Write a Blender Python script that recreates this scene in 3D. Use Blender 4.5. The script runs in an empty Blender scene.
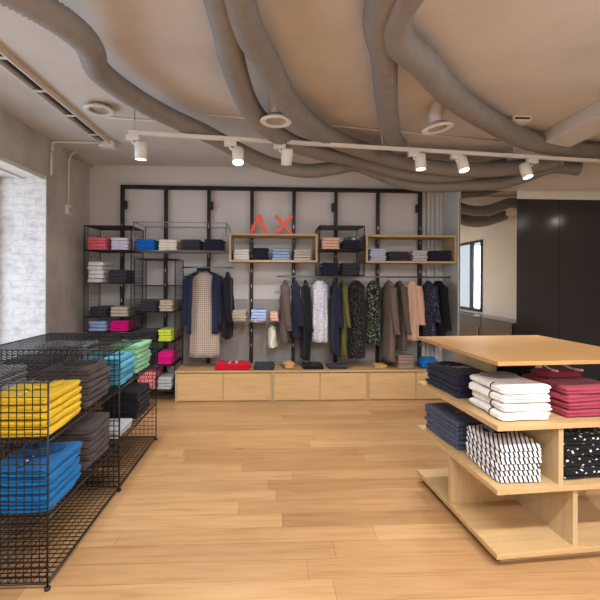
import bpy, bmesh, math, random
from mathutils import Vector, Matrix, noise
R = random.Random(7)
SC = bpy.context.scene
COL = SC.collection
PI = math.pi
rad = math.radians

# ------------------------------------------------------------------ camera
F = 420.0
CAM = Vector((0, 0, 1.5))
cd = bpy.data.cameras.new('camera'); cam = bpy.data.objects.new('camera', cd); COL.objects.link(cam)
cd.sensor_width = 36.0; cd.sensor_fit = 'HORIZONTAL'; cd.lens = F / 600 * 36
cd.shift_x = 8 / 600; cd.shift_y = -20 / 600; cd.clip_start = 0.02; cd.clip_end = 200
CM = Matrix.Rotation(rad(-2.7), 4, 'Z') @ Matrix.Rotation(PI / 2, 4, 'X') @ Matrix.Rotation(rad(0.28), 4, 'Z')
cam.matrix_world = Matrix.Translation(CAM) @ CM
SC.camera = cam

def ray(px, py):
    return CM.to_3x3() @ Vector(((px - 292) / F, (280 - py) / F, -1))
def at(px, py, Y):                    # survey: a photo point at a known distance into the room
    d = ray(px, py); return CAM + d * (Y / d.y)
def atz(px, py, z):
    d = ray(px, py); return CAM + d * ((z - CAM.z) / d.z)
def X(px, Y, py=280): return at(px, py, Y).x
def Z(py, Y, px=272): return at(px, py, Y).z

# ------------------------------------------------------------------ materials
MATS = {}
def newmat(name):
    m = bpy.data.materials.new(name); m.use_nodes = True
    nt = m.node_tree; b = nt.nodes['Principled BSDF']
    return m, nt, b
def srgb(r, g, b):
    f = lambda c: (c / 255 / 12.92) if c / 255 <= .04045 else ((c / 255 + .055) / 1.055) ** 2.4
    return (f(r), f(g), f(b), 1)
def N(nt, t, **kw):
    n = nt.nodes.new(t)
    for k, v in kw.items():
        if k in n.inputs: n.inputs[k].default_value = v
        else: setattr(n, k, v)
    return n
def coords(nt, scale=(1, 1, 1), rot=(0, 0, 0), out='Object'):
    tc = N(nt, 'ShaderNodeTexCoord'); mp = N(nt, 'ShaderNodeMapping')
    mp.inputs['Scale'].default_value = scale; mp.inputs['Rotation'].default_value = rot
    nt.links.new(tc.outputs[out], mp.inputs['Vector']); return mp.outputs['Vector']
def ramp(nt, fac, stops):
    r = N(nt, 'ShaderNodeValToRGB'); e = r.color_ramp.elements
    while len(e) < len(stops): e.new(.5)
    for el, (p, c) in zip(e, stops): el.position = p; el.color = c
    nt.links.new(fac, r.inputs['Fac']); return r.outputs['Color']
def mix(nt, fac, a, b, mode='MIX'):
    m = N(nt, 'ShaderNodeMix', data_type='RGBA', blend_type=mode)
    for s, v in ((0, fac), (6, a), (7, b)):
        if hasattr(v, 'is_linked'): nt.links.new(v, m.inputs[s])
        else: m.inputs[s].default_value = v
    return m.outputs[2]
def bump(nt, b, h, strength=.2, dist=.01):
    n = N(nt, 'ShaderNodeBump', Strength=strength, Distance=dist)
    nt.links.new(h, n.inputs['Height']); nt.links.new(n.outputs['Normal'], b.inputs['Normal'])
def noise_tex(nt, vec, scale, detail=4, rough=.55):
    n = N(nt, 'ShaderNodeTexNoise', Scale=scale, Detail=detail, Roughness=rough)
    nt.links.new(vec, n.inputs['Vector']); return n.outputs['Fac']
def dim(c, k): return (c[0] * k, c[1] * k, c[2] * k, 1)

def plain(name, c, rough=.5, metal=0, nscale=0, namp=.1, spec=None):
    if name in MATS: return MATS[name]
    m, nt, b = newmat(name)
    b.inputs['Base Color'].default_value = c; b.inputs['Roughness'].default_value = rough; b.inputs['Metallic'].default_value = metal
    if spec is not None: b.inputs['Specular IOR Level'].default_value = spec
    if nscale:
        f = noise_tex(nt, coords(nt), nscale)
        col = ramp(nt, f, [(.3, dim(c, 1 - namp)), (.7, dim(c, 1 + namp))])
        nt.links.new(col, b.inputs['Base Color'])
    MATS[name] = m; return m

def fabric(name, c, kind='plain', c2=None, s=60, c3=None):
    if name in MATS: return MATS[name]
    m, nt, b = newmat(name); b.inputs['Roughness'].default_value = .9
    b.inputs['Specular IOR Level'].default_value = .15
    b.inputs['Sheen Weight'].default_value = .08
    v = coords(nt)
    f = noise_tex(nt, v, 35, 3)
    col = ramp(nt, f, [(.3, dim(c, .9)), (.7, dim(c, 1.06))])
    def band(axis, scale, width):
        sp = N(nt, 'ShaderNodeSeparateXYZ'); nt.links.new(v, sp.inputs[0])
        a = N(nt, 'ShaderNodeMath', operation='MULTIPLY'); a.inputs[1].default_value = scale
        nt.links.new(sp.outputs[axis], a.inputs[0])
        fr = N(nt, 'ShaderNodeMath', operation='FRACT'); nt.links.new(a.outputs[0], fr.inputs[0])
        lt = N(nt, 'ShaderNodeMath', operation='LESS_THAN'); lt.inputs[1].default_value = width
        nt.links.new(fr.outputs[0], lt.inputs[0]); return lt.outputs[0]
    if kind == 'stripe':
        v = coords(nt, (1, 1, 1), (.15, .3, .55))
        oi = N(nt, 'ShaderNodeObjectInfo'); ad = N(nt, 'ShaderNodeVectorMath', operation='ADD')
        nt.links.new(v, ad.inputs[0]); nt.links.new(oi.outputs['Random'], ad.inputs[1]); v = ad.outputs[0]
        col = mix(nt, band(0, s, .40), col, c2)
    elif kind == 'stripey': col = mix(nt, band(1, s, .42), col, c2)
    elif kind == 'stripez': col = mix(nt, band(2, s, .42), col, c2)
    elif kind == 'layers': # colour-shifted knit hems
        col = mix(nt, band(2, s, .3), col, c2)
    elif kind in ('check', 'checkv'):
        col = mix(nt, band(0, s, .35), col, c2)
        h = mix(nt, band(1 if kind == 'check' else 2, s, .35), (1, 1, 1, 1), tuple(list(Vector(c2[:3]) * .6 + Vector((.4, .4, .4))) + [1]))
        col = mix(nt, 1.0, col, h, 'MULTIPLY')
    elif kind == 'dots':
        vo = N(nt, 'ShaderNodeTexVoronoi', Scale=s); nt.links.new(v, vo.inputs['Vector'])
        lt = N(nt, 'ShaderNodeMath', operation='LESS_THAN'); lt.inputs[1].default_value = .24
        nt.links.new(vo.outputs['Distance'], lt.inputs[0]); col = mix(nt, lt.outputs[0], col, c2)
    elif kind == 'floral':
        n2 = noise_tex(nt, v, s, 2)
        col = mix(nt, ramp(nt, n2, [(.54, (0, 0, 0, 1)), (.58, (1, 1, 1, 1))]), col, c2)
        if c3: col = mix(nt, ramp(nt, noise_tex(nt, v, s * .7, 2), [(.6, (0, 0, 0, 1)), (.63, (1, 1, 1, 1))]), col, c3)
    elif kind == 'denim':
        n2 = noise_tex(nt, coords(nt, (1, 1, .4)), 120, 2)
        col = mix(nt, ramp(nt, n2, [(.5, (0, 0, 0, 1)), (.72, (.7, .7, .7, 1))]), col, c2)
    nt.links.new(col, b.inputs['Base Color'])
    wv = N(nt, 'ShaderNodeTexNoise', Scale=420.0, Detail=2.0); nt.links.new(v, wv.inputs['Vector'])
    bump(nt, b, wv.outputs['Fac'], .25, .002)
    MATS[name] = m; return m

def wood(name, c, axis=0, gloss=.45):
    if name in MATS: return MATS[name]
    m, nt, b = newmat(name)
    sc = [9, 9, 9]; sc[axis] = .8
    v = coords(nt, tuple(sc))
    f = noise_tex(nt, v, 3.0, 6, .6)
    col = ramp(nt, f, [(.25, dim(c, .8)), (.5, c), (.75, dim(c, 1.12))])
    f2 = noise_tex(nt, coords(nt, tuple(x * 6 for x in sc)), 6.0, 3)
    col = mix(nt, .18, col, ramp(nt, f2, [(.35, dim(c, .55)), (.6, dim(c, 1.1))]))
    nt.links.new(col, b.inputs['Base Color']); b.inputs['Roughness'].default_value = gloss
    bump(nt, b, f2, .06, .002)
    MATS[name] = m; return m

def floor_mat():
    m, nt, b = newmat('oak_planks')
    v0 = coords(nt); sp = N(nt, 'ShaderNodeSeparateXYZ'); nt.links.new(v0, sp.inputs[0])
    def mth(op, a, b=None):
        n = N(nt, 'ShaderNodeMath', operation=op)
        for k, q in enumerate((a, b)):
            if hasattr(q, 'is_linked'): nt.links.new(q, n.inputs[k])
            elif q is not None: n.inputs[k].default_value = q
        return n.outputs[0]
    row = mth('FLOOR', mth('DIVIDE', sp.outputs[1], .15))
    wn = N(nt, 'ShaderNodeTexWhiteNoise', noise_dimensions='1D'); nt.links.new(row, wn.inputs['W'])
    cb = N(nt, 'ShaderNodeCombineXYZ'); nt.links.new(mth('ADD', sp.outputs[0], mth('MULTIPLY', wn.outputs['Value'], 9.0)), cb.inputs[0]); nt.links.new(sp.outputs[1], cb.inputs[1])
    v = cb.outputs[0]
    br = N(nt, 'ShaderNodeTexBrick', Scale=1.0); br.offset = 0; br.squash = 1
    br.inputs['Brick Width'].default_value = 1.5; br.inputs['Row Height'].default_value = .15
    br.inputs['Mortar Size'].default_value = .0012; br.inputs['Mortar Smooth'].default_value = .3
    br.inputs['Color1'].default_value = srgb(166, 126, 86); br.inputs['Color2'].default_value = srgb(194, 156, 112)
    br.inputs['Mortar'].default_value = srgb(120, 84, 50); br.inputs['Bias'].default_value = .1
    nt.links.new(v, br.inputs['Vector'])
    g = noise_tex(nt, coords(nt, (.7, 9, 9)), 3.0, 7, .62)
    grain = ramp(nt, g, [(.25, srgb(186, 164, 142)), (.48, srgb(232, 224, 212)), (.75, srgb(255, 250, 240))])
    col = mix(nt, .75, br.outputs['Color'], grain, 'MULTIPLY')
    k = noise_tex(nt, coords(nt, (1.2, 4, 4)), 2.1, 3)
    knot = ramp(nt, k, [(.70, (1, 1, 1, 1)), (.78, srgb(120, 80, 45))])
    col = mix(nt, .6, col, knot, 'MULTIPLY')
    nt.links.new(col, b.inputs['Base Color']); b.inputs['Roughness'].default_value = .38
    bump(nt, b, g, .05, .003); return m

def plaster(name, c, amp=.12, scale=2.2, bstr=.25, spots=False):
    if name in MATS: return MATS[name]
    m, nt, b = newmat(name); v = coords(nt)
    f = noise_tex(nt, v, scale, 8, .62)
    col = ramp(nt, f, [(.28, dim(c, 1 - amp)), (.5, c), (.75, dim(c, 1 + amp * .7))])
    if spots:
        s = noise_tex(nt, v, 7.0, 2)
        col = mix(nt, ramp(nt, s, [(.72, (0, 0, 0, 1)), (.76, (.6, .6, .6, 1))]), col, dim(c, .6))
    nt.links.new(col, b.inputs['Base Color']); b.inputs['Roughness'].default_value = .88
    bump(nt, b, noise_tex(nt, v, 16, 8, .7), bstr, .02)
    MATS[name] = m; return m

def brick_mat():
    m, nt, b = newmat('painted_brick')
    v = coords(nt, (1, 1, 1), (PI / 2, 0, 0))
    vv = N(nt, 'ShaderNodeVectorMath', operation='ADD')
    nn = N(nt, 'ShaderNodeTexNoise', Scale=6.0, Detail=3.0); nt.links.new(v, nn.inputs['Vector'])
    sc = N(nt, 'ShaderNodeVectorMath', operation='SCALE'); sc.inputs['Scale'].default_value = .11
    nt.links.new(nn.outputs['Color'], sc.inputs[0])
    nt.links.new(v, vv.inputs[0]); nt.links.new(sc.outputs[0], vv.inputs[1])
    br = N(nt, 'ShaderNodeTexBrick', Scale=1.0)
    br.inputs['Brick Width'].default_value = .25; br.inputs['Row Height'].default_value = .075; br.inputs['Mortar Size'].default_value = .008
    br.inputs['Mortar Smooth'].default_value = .6
    br.inputs['Color1'].default_value = (1, 1, 1, 1); br.inputs['Color2'].default_value = (.72, .72, .72, 1); br.inputs['Mortar'].default_value = (.0, .0, .0, 1)
    nt.links.new(vv.outputs[0], br.inputs['Vector'])
    n2 = noise_tex(nt, v, 9, 6, .7)
    h = mix(nt, .65, br.outputs['Color'], n2)
    c = srgb(226, 222, 222)
    col = ramp(nt, n2, [(.3, dim(c, .72)), (.5, c), (.75, srgb(236, 233, 233))])
    col = mix(nt, ramp(nt, noise_tex(nt, v, 5, 3), [(.68, (0, 0, 0, 1)), (.73, (.6, .6, .6, 1))]), col, srgb(160, 140, 130))
    nt.links.new(col, b.inputs['Base Color']); b.inputs['Roughness'].default_value = .8
    bump(nt, b, h, .6, .045); return m

def glass_mat():
    m, nt, b = newmat('window_glass')
    out = nt.nodes['Material Output']
    t = N(nt, 'ShaderNodeBsdfTransparent', Color=(.95, .98, 1, 1)); g = N(nt, 'ShaderNodeBsdfGlossy', Roughness=.02)
    lw = N(nt, 'ShaderNodeLayerWeight', Blend=.5); mx = N(nt, 'ShaderNodeMixShader')
    pwr = N(nt, 'ShaderNodeMath', operation='POWER'); pwr.inputs[1].default_value = 5.0
    nt.links.new(lw.outputs['Facing'], pwr.inputs[0]); nt.links.new(pwr.outputs[0], mx.inputs[0]); nt.links.new(t.outputs[0], mx.inputs[1]); nt.links.new(g.outputs[0], mx.inputs[2])
    nt.links.new(mx.outputs[0], out.inputs['Surface']); nt.nodes.remove(b); return m
def emit(name, c, s):
    m, nt, b = newmat(name); b.inputs['Base Color'].default_value = c
    b.inputs['Emission Color'].default_value = c; b.inputs['Emission Strength'].default_value = s; return m

M_WHITE = plain('white_paint', srgb(222, 218, 212), .45, nscale=6, namp=.03)
M_BLACK = plain('black_steel', srgb(34, 29, 29), .45, .3, nscale=12, namp=.1)
M_WIRE = plain('dark_wire', srgb(44, 40, 40), .4, .6, nscale=20, namp=.1)
M_CHROME = plain('grey_wire', srgb(150, 146, 142), .3, .9, nscale=20, namp=.05)
M_STEEL = plain('steel', srgb(180, 178, 175), .3, .9, nscale=20, namp=.05)
M_PLY = wood('birch_plywood', srgb(190, 156, 110), 0)
M_PLYV = wood('birch_plywood_upright', srgb(188, 162, 122), 2)
M_PLYT = wood('birch_table_top', srgb(180, 136, 84), 0, .4)
M_PLYF = wood('birch_drawer_front', srgb(200, 164, 116), 0)
M_DUCT = plain('grey_duct_fabric', srgb(138, 133, 130), .7, .1, nscale=14, namp=.08)
M_ORANGE = plain('orange_lacquer', srgb(242, 66, 8), .35, nscale=8, namp=.03)
M_GLASS = glass_mat()
M_LENS = emit('lamp_lens', (1, .93, .82, 1), 30)
M_FILL = emit('fill_glow', (1, .95, .88, 1), 12)  # glow of the added fill lamps behind the camera
M_GREYPANEL = plain('grey_back_panel', srgb(150, 146, 142), .35, nscale=3, namp=.05)
M_DARKWALL = plain('black_gloss_panel', srgb(44, 42, 43), .18, nscale=2, namp=.06, spec=.5)
M_MIRROR = plain('mirror_silver', (.74, .73, .70, 1), .02, 1)
M_CEIL = plaster('ceiling_concrete', srgb(206, 201, 198), .13, 1.6, .15)
M_WALLB = plaster('back_wall_plaster', srgb(214, 209, 208), .05, 1.1, .08)
M_WALLL = plaster('left_wall_plaster', srgb(192, 184, 178), .26, 2.6, .5, True)
M_WALLR = plaster('right_wall_plaster', srgb(214, 206, 194), .06, 1.5, .1)
M_PANELW = plain('white_wall_panel', srgb(200, 200, 198), .5, nscale=2, namp=.03)

# ------------------------------------------------------------------ mesh builder
class MB:
    def __init__(s): s.bm = bmesh.new(); s.mi = 0
    def quad(s, pts):
        try: f = s.bm.faces.new([s.bm.verts.new(p) for p in pts]); f.material_index = s.mi; return f
        except ValueError: pass
    def box(s, a, b, M=None, bev=0):
        x0, y0, z0 = a; x1, y1, z1 = b
        cs = [(x0, y0, z0), (x1, y0, z0), (x1, y1, z0), (x0, y1, z0), (x0, y0, z1), (x1, y0, z1), (x1, y1, z1), (x0, y1, z1)]
        vs = [s.bm.verts.new((M @ Vector(c)) if M else c) for c in cs]
        fs = []
        for q in ((3, 2, 1, 0), (4, 5, 6, 7), (0, 1, 5, 4), (1, 2, 6, 5), (2, 3, 7, 6), (3, 0, 4, 7)):
            f = s.bm.faces.new([vs[i] for i in q]); f.material_index = s.mi; fs.append(f)
        if bev:
            es = list({e for f in fs for e in f.edges})
            bmesh.ops.bevel(s.bm, geom=es, offset=bev, segments=2, affect='EDGES', profile=.6)
        return s
    def tube(s, pts, r, n=8, caps=True, rf=None):
        pts = [Vector(p) for p in pts]; rings = []; up = None
        for i, p in enumerate(pts):
            t = (pts[min(i + 1, len(pts) - 1)] - pts[max(i - 1, 0)]).normalized()
            if up is None:
                up = Vector((0, 0, 1)) if abs(t.z) < .9 else Vector((1, 0, 0))
            a = t.cross(up)
            if a.length < 1e-5: a = t.cross(Vector((0, 1, 0)))
            a.normalize(); b = a.cross(t).normalized(); up = b
            rr = rf(i) if rf else (r[i] if isinstance(r, (list, tuple)) else r)
            off = PI / 4 if n == 4 else 0
            rings.append([s.bm.verts.new(p + (a * math.cos(2 * PI * k / n + off) + b * math.sin(2 * PI * k / n + off)) * rr) for k in range(n)])
        for A, B in zip(rings, rings[1:]):
            for k in range(n):
                f = s.bm.faces.new((A[k], A[(k + 1) % n], B[(k + 1) % n], B[k])); f.material_index = s.mi; f.smooth = n > 4
        if caps:
            for rg, rev in ((rings[0], True), (rings[-1], False)):
                f = s.bm.faces.new(rg[::-1] if rev else rg); f.material_index = s.mi
        return s
    def rod(s, a, b, r=.003, n=4): return s.tube([a, b], r, n, caps=False)
    def lathe(s, prof, M=None, n=28):
        rings = []
        for r, z in prof:
            rings.append([s.bm.verts.new((M or Matrix()) @ Vector((r * math.cos(2 * PI * k / n), r * math.sin(2 * PI * k / n), z))) for k in range(n)])
        for A, B in zip(rings, rings[1:]):
            for k in range(n):
                f = s.bm.faces.new((A[k], A[(k + 1) % n], B[(k + 1) % n], B[k])); f.material_index = s.mi; f.smooth = True
        return s
    def grid(s, o, u, v, nu, nv, r=.0025):          # a welded wire panel
        o, u, v = Vector(o), Vector(u), Vector(v)
        for i in range(nu + 1): s.rod(o + u * (i / nu), o + u * (i / nu) + v, r)
        for j in range(nv + 1): s.rod(o + v * (j / nv), o + v * (j / nv) + u, r)
        return s
    def build(s, name, mat, parent=None, loc=None):
        bmesh.ops.recalc_face_normals(s.bm, faces=s.bm.faces)
        me = bpy.data.meshes.new(name); s.bm.to_mesh(me); s.bm.free()
        for m in (mat if isinstance(mat, (list, tuple)) else [mat]): me.materials.append(m)
        o = bpy.data.objects.new(name, me); COL.objects.link(o)
        if parent: o.parent = parent
        if loc: o.location = loc
        return o

def tag(o, label=None, cat=None, group=None, kind=None):
    if label: o['label'] = label
    if cat: o['category'] = cat
    if group: o['group'] = group
    if kind: o['kind'] = kind
    return o
def empty(name, loc=(0, 0, 0), rz=0, label=None, cat=None, group=None):
    o = bpy.data.objects.new(name, None); COL.objects.link(o); o.empty_display_size = .1
    o.location = loc; o.rotation_euler = (0, 0, rz); return tag(o, label, cat, group)
def struct(name, mb, mat, parent=None):
    o = mb.build(name, mat, parent)
    if not parent: o['kind'] = 'structure'
    return o
def copy_tree(o, parent=None):
    c = o.copy(); COL.objects.link(c)
    if parent: c.parent = parent
    for ch in list(o.children): copy_tree(ch, c)
    return c

# ------------------------------------------------------------------ the room
CEIL = 3.03; XL = -2.45; XR = 4.6; YB = 5.75; YF = -3.0; YD = 5.25
XJ = X(459, YD)                                    # jog where the black partition starts
struct('floor', MB().box((XL - .7, YF, -.1), (XR + .1, YB + .1, 0)), floor_mat())
struct('ceiling', MB().box((XL - .7, YF, CEIL), (XR + .1, YB + .1, CEIL + .12)), M_CEIL)
struct('wall_back', MB().box((XL - .2, YB, 0), (XR, YB + .12, CEIL)), M_WALLB)
struct('wall_front', MB().box((XL - .2, YF - .12, 0), (XR, YF, CEIL)), M_WALLR)
# left wall with a deep window recess between WY0 and WY1
WY0, WY1, WZ0, WZ1, XO = .6, atz(49, 138, CEIL).y, .5, 2.62, XL - .55
w = MB()
w.box((XO, YF, 0), (XL, WY0, CEIL)); w.box((XO, WY0, WZ1), (XL, WY1, CEIL)); w.box((XO, WY0, 0), (XL, WY1, WZ0))
w.box((XL - .2, WY1, 0), (XL, YB, CEIL))
wl = struct('wall_left', w, M_WALLL)
struct('wall_left_jamb', MB().box((XO, WY1, 0), (XL - .004, WY1 + .2, WZ1 + .01)).box((XO, WY1 - .006, WZ0), (XL - .006, WY1 + .01, WZ1)), brick_mat())
sf = MB().box((XO + .06, WY0, WZ1 - .02), (XL - .02, WY1 - .006, WZ1)); sf.box((XL - .06, WY0, WZ1 - .045), (XL - .02, WY1 - .006, WZ1 - .02))
sf.box((XL - .30, WY0, WZ1 - .04), (XL - .26, WY1 - .006, WZ1 - .02))
struct('trim_1', sf, M_WHITE)
struct('trim_2', MB().box((XO + .05, WY0, WZ0), (XL + .03, WY1 - .01, WZ0 + .03), bev=.005), M_WHITE)
# window in the recess
win = empty('window_1', (XO, WY0, WZ0)); win['kind'] = 'structure'
wm = MB(); L = WY1 - WY0; H = WZ1 - WZ0
for y in (0, L / 3, 2 * L / 3, L - .06): wm.box((0, y, .03), (.06, y + .06, H - .02))
for z in (.03, H * .7, H - .08): wm.box((0, 0, z), (.06, L, z + .06))
wm.build('window_frame', M_WHITE, win)
MB().box((.025, .03, .06), (.033, L - .03, H - .05)).build('pane', M_GLASS, win)
# right wall with a black framed window
RY0, RY1, RZ0, RZ1 = .1, 1.45, .85, 2.38
w = MB(); w.box((XR, YF, 0), (XR + .12, RY0, CEIL)); w.box((XR, RY1, 0), (XR + .12, YB, CEIL)); w.box((XR, RY0, 0), (XR + .12, RY1, RZ0)); w.box((XR, RY0, RZ1), (XR + .12, RY1, CEIL))
struct('wall_right', w, M_WALLR)
win2 = empty('window_2', (XR, RY0, RZ0)); win2['kind'] = 'structure'
wm = MB(); L = RY1 - RY0; H = RZ1 - RZ0
for y in (-.03, L * .62, L - .03): wm.box((-.03, y, 0), (.05, y + .06, H))
for z in (-.03, H - .03): wm.box((-.03, -.03, z), (.05, L + .03, z + .06))
wm.build('window_frame', M_BLACK, win2)
MB().box((.01, 0, 0), (.016, L, H)).build('pane', M_GLASS, win2)
# black glossy partition, its pale head trim and white return
pw = MB(); ZD = 2.555
pxs = [XJ, X(559, YD), X(640, YD), XR]
for a, b in zip(pxs, pxs[1:]): pw.box((a + .003, YD, 0), (b - .003, YD + .06, ZD))
pw.box((XJ, YD + .01, 0), (XR, YD + .05, ZD - .01))
struct('wall_partition', pw, M_DARKWALL)
struct('wall_partition_head', MB().box((XJ, YD + .02, ZD), (XR, YB, CEIL)), M_WALLR)
struct('trim_3', MB().box((XJ, YD - .015, ZD), (XR, YD + .02, ZD + .11), bev=.004), M_WHITE)
struct('wall_partition_return', MB().box((XJ - .012, YD, 0), (XJ - .001, YB, ZD + .11)), M_PANELW)
# white vertical panelling right of the black frame
xa, xb = X(422, YB - .03), XJ - .012
pm = MB(); n = 5
for i in range(n):
    a = xa + (xb - xa) * i / n; b = xa + (xb - xa) * (i + 1) / n
    pm.box((a + .004, YB - .022 - .012 * (i % 2), .0), (b - .004, YB, 2.86), bev=.004)
struct('trim_4', pm, M_PANELW)
struct('trim_5', MB().box((2.75, YF, CEIL - .13), (3.1, YD + .01, CEIL), bev=.01), M_CEIL)
struct('trim_6', MB().box((XL, WY1 + .35, CEIL - .04), (XL + .05, YB, CEIL), bev=.006), M_WALLL)
struct('baseboard_back', MB().box((XL, YB - .015, 0), (XJ, YB, .08)), M_WHITE)
struct('baseboard_right', MB().box((XR - .015, YF, 0), (XR, YD, .08)), M_WHITE)
struct('baseboard_left', MB().box((XL, WY1, 0), (XL + .015, YB, .08)), M_WALLL)

# mirror panel on the partition
xm0, xm1 = XJ + .004, X(516, YD)
mr = empty('wall_mirror', ((xm0 + xm1) / 2, YD, .0), 0, 'tall frameless mirror panel at the left end of the black wall', 'mirror')
hw = (xm1 - xm0) / 2
MB().box((-hw + .004, -.018, .02), (hw - .004, -.012, 2.655)).build('mirror_glass', M_MIRROR, mr)
MB().box((-hw, -.012, .016), (hw, -.0005, 2.66)).build('backing', M_STEEL, mr)

# dark low cabinet along the right wall (seen in the mirror)
dc = empty('low_cabinet', (XR - .02, 1.2, 0), 0, 'long low black cabinet along the right wall, seen in the mirror', 'cabinet')
MB().box((-.4, -2.2, .06), (0, 2.2, .78), bev=.004).build('body', M_DARKWALL, dc)
MB().box((-.36, -2.15, 0), (0, 2.15, .06)).build('plinth', M_BLACK, dc)
for i in range(4):
    d = MB().box((-.42, -2.18 + i * 1.09, .09), (-.4, -2.18 + i * 1.09 + 1.07, .75), bev=.003).build('door', M_DARKWALL, dc)
    MB().box((-.435, -2.18 + i * 1.09 + .96, .4), (-.42, -2.18 + i * 1.09 + .98, .56)).build('handle', M_STEEL, d)

# ------------------------------------------------------------------ black display frame on the back wall
YP = 5.70
fr = empty('wall_display_frame', (0, YP, 0), 0, 'black steel post frame fixed along the white back wall', 'frame')
postpx = [122.5, 166, 209, 252, 294, 336, 378, 420]
PX = [X(p, YP, 200) for p in postpx]
zt = Z(191, YP)
for x in PX:
    po = MB().box((x - .022, -.02, .0), (x + .022, .03, zt), bev=.003)
    pn = po.build('post', M_BLACK, fr)
    sl = MB()
    for k in range(9): sl.box((x - .004, -.0215, .6 + k * .2), (x + .004, -.0195, .64 + k * .2))
    sl.build('slot_row', M_STEEL, pn)
MB().box((PX[0] - .022, -.022, zt), (PX[-1] + .022, .03, zt + .05), bev=.003).build('top_rail', M_BLACK, fr)
for i, s in ((0, 1), (2, 1), (5, -1), (7, -1)):
    x = PX[i] + s * .035
    MB().box((x - .025, -.03, zt - .27), (x + .025, .02, zt - .16), bev=.004).build('bracket', M_BLACK, fr)
for i in range(7):
    MB().box((PX[i] + .025, .005, .39), (PX[i + 1] - .025, .03, 1.24), bev=.002).build('back_panel', M_GREYPANEL, fr)

# ------------------------------------------------------------------ bench of drawer cabinets
YBF = 5.2
bz = Z(370.5, YBF)
bx0 = X(175, YBF, 385); bx3 = XJ - .02
U = [bx0, X(272.5, YBF, 385), X(368, YBF, 385), bx3]
U = [U[0], U[1] - .0, U[2], U[3]]
bt = tag(MB().box((bx0 - .004, YBF - .012, bz - .022), (bx3, YP - .03, bz), bev=.003).build('bench_top', M_PLY), 'long pale plywood bench top running along the back wall', 'bench')
seps = [X(223, YBF, 385), X(320, YBF, 385), X(416, YBF, 385)]
names = ['leftmost plywood drawer cabinet under the bench top, below the red folded clothes',
         'middle plywood drawer cabinet under the long bench top',
         'plywood drawer cabinet under the bench top, partly behind the wooden table']
for i in range(3):
    a, b, sp = U[i] + .002, U[i + 1] - .002, seps[i]
    c = empty('drawer_cabinet', ((a + b) / 2, YBF, 0), 0, names[i], 'cabinet', 'drawer cabinets under the bench')
    cx = (a + b) / 2; t = .018; z1 = bz - .023
    m = MB()
    m.box((a - cx, 0.0, 0), (a - cx + t, .46, z1)); m.box((b - cx - t, 0, 0), (b - cx, .46, z1))
    m.box((a - cx + t, .02, 0), (b - cx - t, .46, t)); m.box((a - cx + t, .44, t), (b - cx - t, .46, z1)); m.box((sp - cx - .009, .02, t), (sp - cx + .009, .44, z1))
    m.box((a - cx + t, 0.02, z1 - t), (b - cx - t, .44, z1))
    m.build('body', M_PLYV, c)
    for x0, x1 in ((a + t, sp - .001), (sp + .001, b - t)):
        d = MB().box((x0 - cx + .003, 0.0, .012), (x1 - cx - .003, .018, z1 - .012), bev=.002).build('drawer_front', M_PLYF, c)
        db = MB().box((x0 - cx + .02, .018, .03), (x1 - cx - .02, .4, z1 - .08)); db.build('drawer_box', M_PLYV, d)

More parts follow.
